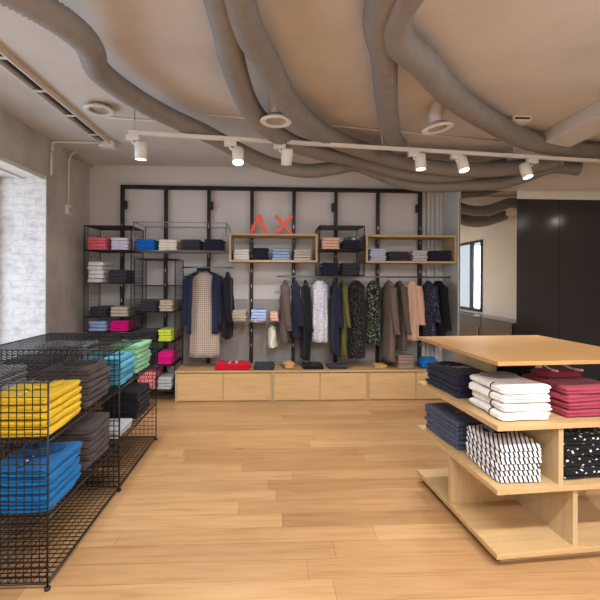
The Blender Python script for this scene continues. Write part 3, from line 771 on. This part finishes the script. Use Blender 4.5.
# ------------------------------------------------------------------ near left wire racks
PF = atz(156, 440, 0); XRk = PF.x; YR1 = PF.y; 
YR0 = at(48, 430, 1).x and (lambda: [yy / 1000 for yy in range(1500, 3000) if at(48, 430, yy / 1000).x <= XRk][0])()
WR = .96; YM = (YR0 + YR1) / 2; zR = [.03, .34, .715]; HR = 1.0
def rack(label, y0, y1):
    c = empty('wire_mesh_rack', (XRk - WR / 2, (y0 + y1) / 2, 0), 0, label, 'wire rack', 'black wire mesh racks')
    a, b = -WR / 2, WR / 2; l = (y1 - y0) / 2; p = .037
    m = MB()
    for x in (a, b):
        for y in (-l, l): m.tube([(x, y, 0), (x, y, HR)], .0048, 8)
        for z in (.03, HR): m.tube([(x, -l, z), (x, l, z)], .0048, 8)
    for y in (-l, l):
        for z in (.03, HR): m.tube([(a, y, z), (b, y, z)], .0048, 8)
    m.build('frame', M_WIRE, c)
    for y in (-l, l): MB().grid((a, y, .03), (WR, 0, 0), (0, 0, HR - .03), round(WR / p), round(HR / p), .0024).build('end_mesh', M_WIRE, c)
    MB().grid((a, -l, HR), (WR, 0, 0), (0, 2 * l, 0), round(WR / p), round(2 * l / p), .0024).build('top_mesh', M_WIRE, c)
    for z in zR[1:] + [.035]:
        s = MB().grid((a, -l, z), (WR, 0, 0), (0, 2 * l, 0), round(WR / p), round(2 * l / p), .0026)
        for x in (a, b): s.tube([(x, -l, z), (x, l, z)], .0065, 6)
        s.build('shelf', M_WIRE, c)
    for x in (a, b):
        for y in (-l, l): MB().lathe([(0, -.0), (.014, 0), (.014, .012), (0, .012)], Matrix.Translation((x, y, 0)), 12).build('foot', M_BLACK, c)
    return c
g = .004
rack('nearest black wire mesh rack on the left holding yellow and cobalt polo shirts', YR0, YM - g)
rack('black wire mesh rack behind the nearest one, holding teal and mint polo shirts', YM + g, YR1)
def rstack(col, lev, y0, y1, h, n, mat, colour, noun, where, w=.31, **k):
    xc = (XRk - .02 - w / 2) if col == 'r' else (XRk - WR + .04 + w / 2 + .05)
    return stack(xc, (y0 + y1) / 2, zR[lev] + SH, w, y1 - y0, h, n, mat, colour, noun, where, near=True, **k)
Wn = 'on the nearest wire rack'; Wf = 'on the farther wire rack'
rstack('r', 2, YR0 + .03, YR0 + .42, .20, 5, f_yellow, 'yellow', 'polo', Wn, top=collar_part(f_yellow))
rstack('r', 2, YR0 + .50, YR0 + .84, .235, 6, f_taupe, 'dark taupe', 'polo', Wn, top=collar_part(f_taupe))
rstack('r', 1, YR0 + .03, YR0 + .42, .22, 5, f_cobalt, 'cobalt blue', 'polo', Wn, top=collar_part(f_cobalt_d, f_label))
rstack('r', 1, YR0 + .52, YR0 + .86, .25, 6, f_taupe, 'brown taupe', 'polo', 'low on the nearest wire rack')
rstack('l', 2, YR0 + .05, YR0 + .38, .19, 5, f_wine, 'wine red', 'polo', Wn)
rstack('l', 2, YR0 + .5, YR0 + .84, .21, 5, f_grey, 'light grey', 'polo', Wn)
rstack('l', 1, YR0 + .05, YR0 + .4, .2, 5, f_black, 'black', 'polo', 'low on the nearest wire rack')
rstack('r', 2, YM + .07, YM + .40, .20, 5, f_teal, 'teal', 'polo', Wf, top=collar_part(f_teal))
rstack('r', 2, YM + .50, YM + .84, .235, 6, f_mint, 'mint green', 'polo', Wf, w=.27, top=collar_part(f_mint))
rstack('l', 2, YM + .07, YM + .40, .19, 5, f_char, 'charcoal', 'polo', Wf)
rstack('l', 2, YM + .5, YM + .84, .235, 5, f_plaid, 'grey plaid', 'shirt', Wf, w=.40)
rstack('r', 1, YM + .05, YM + .35, .06, 2, f_grey, 'light grey', 'polo', 'low on the farther wire rack')
rstack('r', 1, YM + .48, YM + .86, .22, 5, f_black, 'black', 'polo', 'low on the farther wire rack')
rstack('l', 1, YM + .1, YM + .45, .2, 5, f_navy, 'navy', 'polo', 'low on the farther wire rack')

# ------------------------------------------------------------------ wooden table on the right
TZ = 1.08
pfar = atz(417.5, 336.5, TZ); pnear = atz(498, 362, TZ)
dv = (pfar - pnear); TL = dv.length; ang = math.atan2(-dv.x, dv.y)
TW = .98; TT = .028
tb = empty('display_table', (pnear.x, pnear.y, 0), ang, 'pale plywood display table with open shelves of folded clothes at right', 'table')
TM = Matrix.Translation((pnear.x, pnear.y, 0)) @ Matrix.Rotation(ang, 4, 'Z')
zS = {'shelf2': .747, 'shelf3': .415, 'shelf4': .08}
MB().box((0, 0, TZ - .022), (TW, TL, TZ), bev=.002).build('top', M_PLYT, tb)
for z in (.747, .415, .08): MB().box((0, 0, z - TT), (TW, TL, z), bev=.002).build('shelf', M_PLY, tb)
MB().box((.30, TL * .53, .747), (.335, TL - .01, TZ - .022)).build('divider', M_PLYV, tb)
MB().box((.335, TL * .93, .747), (TW - .01, TL * .96, TZ - .022)).build('divider', M_PLYV, tb)
MB().box((.36, .015, .415), (.388, TL - .01, .747 - TT)).build('divider', M_PLYV, tb)
MB().box((.006, TL * .5, .08), (TW - .02, TL * .53, .415 - TT)).build('divider', M_PLYV, tb)
MB().box((.45, .02, .08), (.478, TL * .5, .415 - TT)).build('divider', M_PLYV, tb)
MB().box((.06, .06, 0), (TW - .06, TL - .06, .08 - TT)).build('plinth', M_PLYV, tb)
def tstack(u0, u1, v0, v1, z, h, n, mat, colour, noun, where, rz=0, **k):
    p = TM @ Vector(((u0 + u1) / 2, (v0 + v1) / 2, z + .001))
    return stack(p.x, p.y, p.z, u1 - u0, v1 - v0, h, n, mat, colour, noun, where, rz=ang + rz, near=True, **k)
def navy_top(o, w, d, t):
    for k in range(3): MB().box((-.02 - .02 * k, -.04 + k * .035, t * 1.0), (.08 - .02 * k, -.022 + k * .035, t * 1.05)).build('chest_print', f_print, o)
    neck_part(f_navy)(o, w, d, t)
def white_top(o, w, d, t):
    m = MB(); strip(m, [(math.sin(a) * w * .30, d * .26 - math.cos(a) * d * .15, t * .97) for a in [x * .33 - PI for x in range(20)]], .05, .010); m.build('neckline', f_gneck, o)
    bm = fold_mesh(w * .62, d * .30, .014, 77, 10, 8, 4); me = bpy.data.meshes.new('neck_lining'); bm.to_mesh(me); bm.free(); me.materials.append(f_gneck)
    q = bpy.data.objects.new('neck_lining', me); COL.objects.link(q); q.parent = o; q.location = (0, d * .26, t * .98)
def piping(objs, w, d, t):
    for o in objs:
        m = MB(); pts = []
        for k in range(13):
            a = -PI / 2 + PI * k / 12
            pts.append((-w / 2 + t * .45 - math.cos(a) * t * .56, -d * .17, t / 2 + math.sin(a) * t * .47))
        m.tube(pts, .003, 6)
        m.build('piping', f_black, o)
def hood_top(o, w, d, t):
    bm = fold_mesh(w * .72, d * .42, .05, 91, 12, 10, 6, 1.5); me = bpy.data.meshes.new('hood'); bm.to_mesh(me); bm.free(); me.materials.append(f_hood)
    q = bpy.data.objects.new('hood', me); COL.objects.link(q); q.parent = o; q.location = (0, d * .24, t * .9); q.rotation_euler = (rad(-6), 0, 0)
    for s in (-1, 1):
        MB().tube([(s * .03 - .01, d * .30, t * .9 + .056), (s * .05, d * .14, t * .9 + .058), (s * .065, d * .02, t + .028), (s * .075, -d * .12, t + .010), (s * .085, -d * .3, t + .008)], .0065, 8).build('drawstring', f_cord, q)
def jean_top(o, w, d, t):
    MB().box((-.02, -.03, t * .97), (.05, .02, t * 1.06)).build('leather_patch', f_leather, o)
    MB().box((-w * .42, .06, t * .96), (w * .42, .10, t * 1.06), bev=.003).build('waistband', f_denim, o)
def stripe_top(o, w, d, t):
    m = MB(); strip(m, [(math.sin(a) * w * .26, d * .20 - math.cos(a) * d * .14, t * .97) for a in [x * .33 - PI for x in range(20)]], .022, .012); m.build('neckline', f_black, o)
    bm = fold_mesh(w * .50, d * .34, .014, 78, 10, 8, 4); me = bpy.data.meshes.new('neck_lining'); bm.to_mesh(me); bm.free(); me.materials.append(f_gneck)
    q = bpy.data.objects.new('neck_lining', me); COL.objects.link(q); q.parent = o; q.location = (0, d * .22, t * .98)
Wt = 'on the upper table shelf'; Wl = 'on the middle table shelf'
tstack(.045, .285, TL * .50, TL * .95, .747, .155, 4, f_navy, 'navy', 'sweatshirt', Wt, rz=.05, top=navy_top)
ws = tstack(.065, .355, .05, .40, .747, .185, 4, f_wsweat, 'white', 'sweatshirt', Wt, rz=-.02, top=white_top)
piping(ws, .29, .35, .185 / 4)
tstack(.44, .80, .07, .44, .747, .165, 4, f_hood, 'rose red', 'hoodie', Wt, rz=.06, top=hood_top)
tstack(.40, .66, TL * .56, TL * .88, .747, .2, 4, f_black, 'black', 'sweater', 'behind the rose red hoodies')
tstack(.04, .30, TL * .50, TL * .95, .415, .18, 6, f_denim, 'grey blue', 'jeans', Wl, rz=.05, top=jean_top)
tstack(.05, .30, .05, .41, .415, .20, 6, f_stripe, 'black and white striped', 'shirt', Wl, rz=-.03, top=stripe_top)
tstack(.42, .76, .05, .38, .415, .24, 4, f_dots, 'black dotted', 'shirt', Wl)

# ------------------------------------------------------------------ ceiling: ducts, rail, spotlights, outlets
def spline(P, n=10):
    P = [Vector(p) for p in P]; out = []
    for i in range(len(P) - 1):
        p0, p1, p2, p3 = P[max(i - 1, 0)], P[i], P[i + 1], P[min(i + 2, len(P) - 1)]
        for k in range(n):
            t = k / n
            out.append(.5 * ((2 * p1) + (p2 - p0) * t + (2 * p0 - 5 * p1 + 4 * p2 - p3) * t * t + (3 * p1 - p0 - 3 * p2 + p3) * t ** 3))
    out.append(P[-1]); return out
def resample(P, step):
    out = [P[0]]; acc = 0
    for a, b in zip(P, P[1:]):
        L = (b - a).length; pos = step - acc
        while pos <= L: out.append(a.lerp(b, pos / L)); pos += step
        acc = (acc + L) % step
    return out
def duct(label, pts, r, tail=None, open_end=False):
    P = [at(*p) for p in pts]
    for p in P: p.z = min(p.z, CEIL - r - .01)
    if tail: P = [Vector(t) for t in tail] + P
    Q = resample(spline(P), .0145)
    n = len(Q)
    m = MB().tube(Q, r, 18, caps=False, rf=lambda i: r * (1 + (.07 if i % 2 else -.07)))
    o = empty('ventilation_duct', Q[0], 0, label, 'duct', 'grey flexible ventilation ducts')
    h = m.build('hose', M_DUCT, o, -Q[0])
    for e, (k, k2) in enumerate(((0, 3), (n - 1, n - 4))):
        cl = MB().tube([Q[k], Q[k2]], r * 1.08, 18, caps=not (open_end and e)).build('collar', M_STEEL if not e else M_DUCT, o, -Q[0])
    return o
duct('grey flexible duct farthest left, sweeping below the track to the right', [(60, 20, 2.25), (100, 72, 2.85), (140, 101, 3.3), (172, 118, 3.65), (205, 133, 3.95), (240, 151, 4.25), (270, 164, 4.5), (305, 171, 4.65), (335, 168, 4.74), (355, 165, 4.85), (378, 173, 4.92), (402, 182, 4.96), (430, 186, 4.98), (465, 185, 5.0), (500, 183, 5.0), (528, 175, 4.98), (552, 167, 4.95), (580, 169, 4.9)], 0.074, [(-2.2, -.5, 2.9), (-1.9, 1.2, 2.92)], True)
duct('grey flexible duct second from left, passing behind the round air outlet', [(222, 8, 2.15), (232, 60, 2.65), (247, 102, 3.25), (264, 124, 3.6), (290, 142, 4.0), (320, 152, 4.3), (350, 158, 4.58), (378, 166, 4.74), (410, 174, 4.8), (445, 176, 4.84), (480, 171, 4.86), (515, 163, 4.88), (550, 158, 4.9)], .078, [(-.5, -1.5, 2.9), (-.35, .8, 2.92)])
duct('grey flexible duct third from left, bending down to the right', [(240, 5, 2.1), (266, 60, 2.65), (288, 102, 3.2), (308, 122, 3.6), (332, 138, 4.0), (360, 149, 4.3), (395, 160, 4.56), (430, 167, 4.64), (470, 170, 4.66), (505, 169, 4.68), (535, 166, 4.7), (560, 160, 4.7)], .08, [(-.1, -1.8, 2.9), (-.2, .8, 2.92)])
duct('grey flexible duct running straight back above the middle of the track', [(381, 0, 2.1), (384, 55, 2.6), (386, 98, 3.15), (389, 122, 3.6), (393, 139, 4.05), (400, 146, 4.35)], .08, [(.6, -1.6, 2.9), (.5, .8, 2.92)])
duct('thick grey flexible duct at upper right, above the right spotlight', [(398, 8, 2.15), (428, 68, 2.7), (459, 101, 3.2), (490, 121, 3.65), (520, 137, 4.05), (555, 147, 4.3), (592, 151, 4.45), (660, 150, 4.55)], .088, [(1.3, -1.8, 2.9), (.95, .8, 2.92)])

for k, (y, z, ph) in enumerate(((2.0, 2.86, 0), (2.55, 2.70, 1.4), (3.0, 2.84, 2.6))):
    pts = [Vector((2.95 + .18 * i, y + .22 * math.sin(i * .8 + ph), z - .07 * math.sin(i * 1.1 + ph))) for i in range(9)]
    Q = resample(spline(pts), .0125); m = MB().tube(Q, .09, 16, rf=lambda i: .09 * (1 + (.035 if i % 2 else -.02)))
    o = empty('ventilation_duct', Q[0], 0, ['grey flexible duct near the right wall, seen highest in the mirror', 'grey flexible duct near the right wall, hanging low in the mirror', 'grey flexible duct near the right wall, nearest the mirror'][k], 'duct', 'grey flexible ventilation ducts')
    m.build('hose', M_DUCT, o, -Q[0])

# track rail
tr0, tr1 = at(131, 139, 3.72), at(640, 161, 4.35)
zt_ = Z(146, 3.95); tr0.z = tr1.z = zt_
td = (tr1 - tr0); ta = math.atan2(td.y, td.x); TLn = td.length
trk = empty('track_rail', tr0, ta, 'long white lighting track hanging below the ceiling', 'track')
MB().box((0, -.018, 0), (TLn, .018, .034), bev=.003).build('rail', M_WHITE, trk)
MB().box((-.02, -.02, -.003), (.06, .02, .037), bev=.003).build('end_feed', M_WHITE, trk)
for x in (.03, TLn * .22, TLn * .44, TLn * .71, TLn * .95):
    rd = MB().tube([(x, 0, .03), (x, 0, CEIL - zt_ - .001)], .005, 8).build('suspension_rod', M_STEEL, trk)
    MB().lathe([(0, CEIL - zt_ - .03), (.03, CEIL - zt_ - .03), (.035, CEIL - zt_ - .001)], Matrix.Translation((x, 0, 0)), 16).build('ceiling_cup', M_WHITE, rd)
def spotlight(label, px, py, side, tilt, yaw, power):
    # head centre on the track's line
    d = ray(px, py); n = Vector((-math.sin(ta), math.cos(ta), 0)); t = (tr0 - CAM).dot(n) / d.dot(n); P = CAM + d * t
    c = empty('track_spotlight', (P.x, P.y, zt_), ta, label, 'spotlight', 'white track spotlights')
    hz = P.z - zt_; ax = side * .07
    MB().box((ax - .055, -.024, -.05), (ax + .055, .024, -.001), bev=.004).build('adapter', M_WHITE, c)
    MB().tube([(ax, 0, -.05), (ax, 0, -.07), (0, 0, hz + .03)], .010, 8).build('arm', M_WHITE, c)
    RM = Matrix.Translation((0, 0, hz)) @ Matrix.Rotation(yaw, 4, 'Z') @ Matrix.Rotation(tilt, 4, 'X')
    h = MB().lathe([(0, .075), (.046, .075), (.052, .068), (.052, -.075), (.047, -.075), (.044, -.055)], RM, 28).build('lamp_head', M_WHITE, c)
    MB().lathe([(0, -.055), (.044, -.055)], RM, 24).build('lens', M_LENS, h)
    l = bpy.data.lights.new('spot_lamp', 'SPOT'); l.energy = power; l.spot_size = rad(80); l.spot_blend = .7; l.shadow_soft_size = .04; l.color = (1, .975, .945)
    lo = bpy.data.objects.new('spot_lamp', l); COL.objects.link(lo); lo.parent = c; lo.matrix_local = RM @ Matrix.Translation((0, 0, -.085))
PW = 85
spotlight('white track spotlight at the far left end of the track', 141, 151, -1, rad(3), 0.2, PW)
spotlight('bright white track spotlight second from left, above the black frame', 238, 156, -1, rad(-22), 0, PW)
spotlight('white track spotlight third from left, above the orange letters', 287, 156.5, -1, rad(25), 0, PW)
spotlight('white track spotlight fourth from left, right of the straight duct', 420.5, 162, -1, rad(-4), .1, PW)
spotlight('white track spotlight fifth from left, above the mirror', 462.5, 164, -1, rad(-18), .3, PW)
spotlight('white track spotlight nearest the right, tilted below the thick duct', 526, 171, 1, rad(-18), .4, PW)

# second short track by the right wall; its lamps shine in the gloss of the black wall
t2 = empty('track_rail', (4.35, 2.2, 2.72), PI / 2, 'short white lighting track by the right wall, reflected in the black wall', 'track')
MB().box((0, -.018, 0), (2.4, .018, .034), bev=.003).build('rail', M_WHITE, t2)
for x in (.1, 2.3): MB().tube([(x, 0, .03), (x, 0, CEIL - 2.721)], .005, 8).build('suspension_rod', M_STEEL, t2)
for k, (y, z, lab) in enumerate(((3.26, 2.56, 'white track spotlight on the short track, farther from the black wall'), (4.2, 2.46, 'white track spotlight on the short track, nearest the black wall'))):
    c = empty('track_spotlight', (4.35, y, 2.72), 0, lab, 'spotlight', 'white track spotlights')
    MB().tube([(0, 0, -.001), (0, 0, z - 2.72 + .03)], .010, 8).build('arm', M_WHITE, c)
    RM = Matrix.Translation((0, 0, z - 2.72)) @ Matrix.Rotation(rad(50), 4, 'X')
    h = MB().lathe([(0, .075), (.046, .075), (.052, .068), (.052, -.075), (.047, -.075), (.044, -.055)], RM, 28).build('lamp_head', M_WHITE, c)
    MB().lathe([(0, -.055), (.044, -.055)], RM, 24).build('lens', M_LENS, h)

def outlet(label, px, py, z, tilt=0):
    p = atz(px, py, z)
    c = empty('air_outlet', p, 0, label, 'air outlet', 'round white air outlets')
    RM = Matrix.Rotation(tilt, 4, 'Y')
    MB().lathe([(.082, .012), (.118, .0), (.13, .006), (.13, .02), (.10, .035), (.08, .05)], RM, 36).build('rim', M_WHITE, c)
    MB().lathe([(.0, .03), (.03, .024), (.055, .035), (.08, .055), (.088, .02)], RM, 32).build('bowl', plain('outlet_grey', srgb(176, 166, 156), .5, nscale=5), c)
    top = CEIL - z
    if top > .08: MB().tube([RM @ Vector((0, 0, .04)), RM @ Vector((0, 0, .12)), (0, 0, min(top, .2)), (0, 0, top)] if top > .2 else [(0, 0, .04), (0, 0, top)], .062, 20).build('neck', M_WHITE, c)
    return c
outlet('round white air outlet on the ceiling at far left', 99, 112, CEIL - .06)
outlet('round white air outlet on a short neck between two ducts', 276, 123, 2.78)
outlet('round white tilted air outlet below the thick right duct', 437.5, 130, 2.80, rad(-10))

# cable tray, conduits and boxes
tz = CEIL
xt = atz(84, 122, tz).x
ct = empty('cable_tray', (xt, 4.7, CEIL), 0, 'narrow white cable tray fixed along the ceiling at left', 'cable tray')
MB().box((-.055, -4.5, -.012), (.055, 0, -.001)).box((-.055, -4.5, -.05), (-.045, 0, -.012)).box((.045, -4.5, -.05), (.055, 0, -.012)).build('channel', M_WHITE, ct)
for x in (-.025, 0, .022): MB().tube([(x, -4.5, -.026), (x, -.05, -.026)], .008, 8).build('cable', M_STEEL if x else M_BLACK, ct)
for k in range(8): MB().box((-.05, -.3 - k * .5, -.048), (.05, -.27 - k * .5, -.042)).build('strap', M_WHITE, ct)
MB().box((-.07, 0, -.07), (.09, .12, -.001), bev=.006).build('end_box', M_WHITE, ct)
yc = 4.78
cx1 = XL + .02
def pipe(name, label, pts, r=.012, mat=M_WHITE):
    return tag(MB().tube(pts, r, 10).build(name, mat), label, 'pipe')
pipe('conduit_pipe', 'white conduit pipe crossing the ceiling to the cable tray', [(XL + .025, WY1 + .06, CEIL - .12), (XL + .025, WY1 + .06, CEIL - .03), (XL + .05, WY1 + .07, CEIL - .017), (xt - .09, yc - .02, CEIL - .017)], .014)
pipe('conduit_pipe', 'white conduit pipe running down the edge of the window pillar', [(XL + .018, WY1 + .05, CEIL - .135), (XL + .018, WY1 + .05, WZ1 + .02)], .016)
ysw = [yy / 1000 for yy in range(4000, 6000) if at(69, 180, yy / 1000).x <= XL + .02][0]
pipe('conduit_pipe', 'thin white conduit dropping down the left wall to the switch box', [(XL + .115, ysw - .03, CEIL - .012), (XL + .04, ysw - .01, CEIL - .06), (XL + .014, ysw, CEIL - .14), (XL + .014, ysw, Z(205, ysw, 69))], .012)
sb = empty('switch_box', (XL + .001, ysw - .02, Z(215, ysw, 69)), 0, 'small white switch box on the left wall below a conduit', 'switch')
MB().box((0, -.04, 0), (.04, .04, .115), bev=.005).build('box', M_WHITE, sb)
MB().box((.04, -.022, .03), (.047, .022, .085), bev=.002).build('switch_plate', M_STEEL, sb)
pj = atz(517, 119, CEIL)
jb = empty('ceiling_box', (pj.x, pj.y, CEIL), 0, 'square white ceiling box above the thick right duct', 'box')
MB().box((-.09, -.09, -.05), (.09, .09, -.001), bev=.008).build('housing', M_WHITE, jb)
MB().box((-.07, -.093, -.036), (.07, -.0895, -.018)).build('slot', M_BLACK, jb)
pa, pb = atz(105, 116, CEIL), atz(208, 124, CEIL)
pipe('ceiling_conduit', 'thin grey conduit across the ceiling left of the leftmost duct', [(pa.x, pa.y, CEIL - .011), (pb.x, pb.y, CEIL - .011)], .010, M_WHITE)
pa, pb = atz(205, 113, CEIL), atz(500, 140, CEIL)
pipe('ceiling_conduit', 'long thin conduit across the ceiling behind the middle ducts', [(pa.x, pa.y, CEIL - .011), (pb.x, pb.y, CEIL - .011)], .010, M_WHITE)
pk = at(484, 188, YD)
kn = empty('wall_cable_coil', (pk.x, YD + .02, 2.70), 0, 'small coil of white cable above the mirror', 'cable')
m = MB()
for k in range(3):
    q = [(-.05 + k * .04 + .022 * math.cos(t), -.02, .03 * math.sin(t)) for t in [i * .4 for i in range(16)]]
    m.tube(q, .007, 6)
m.tube([(.06, -.02, .02), (.12, -.02, .035), (.2, -.02, .03)], .007, 6)
m.build('coil', M_WHITE, kn)

# fill lamps added out of view to brighten the room
for i, (y, lab) in enumerate(((.4, 'added long fill lamp above the camera position'), (-1.5, 'added long fill lamp at the front of the shop'))):
    c = empty('fill_lamp', (.8, y, CEIL), 0, lab, 'lamp', 'added fill lamps')
    MB().box((-1.6, -.05, -.06), (1.6, .05, -.001), bev=.004).build('housing', M_WHITE, c)
    MB().box((-1.57, -.04, -.066), (1.57, .04, -.06)).build('diffuser', M_FILL, c)
    l = bpy.data.lights.new('fill_light', 'AREA'); l.shape = 'RECTANGLE'; l.size = 3.1; l.size_y = .08; l.energy = 205; l.color = (.98, .985, 1)
    lo = bpy.data.objects.new('fill_light', l); COL.objects.link(lo); lo.parent = c; lo.location = (0, 0, -.075)

# daylight
W = bpy.data.worlds.new('sky'); SC.world = W; W.use_nodes = True
bg = W.node_tree.nodes['Background']; bg.inputs['Color'].default_value = (.80, .88, 1, 1); bg.inputs['Strength'].default_value = 1.1
def daylight(name, loc, rot, sx, sy, e):
    l = bpy.data.lights.new(name, 'AREA'); l.shape = 'RECTANGLE'; l.size = sx; l.size_y = sy; l.energy = e; l.color = (.90, .94, 1)
    o = bpy.data.objects.new(name, l); COL.objects.link(o); o.location = loc; o.rotation_euler = rot
daylight('daylight_left', (XO - .25, (WY0 + WY1) / 2, 1.6), (0, -PI / 2, 0), 2.0, WY1 - WY0, 40)
daylight('daylight_right', (XR + .4, .8, 1.6), (0, PI / 2, 0), 1.5, 1.3, 60)

vs = SC.view_settings; vs.view_transform = 'Standard'; vs.look = 'None'; vs.gamma = 1; vs.use_curve_mapping = False
vs.exposure = 0.14
SC.cycles.max_bounces = 8
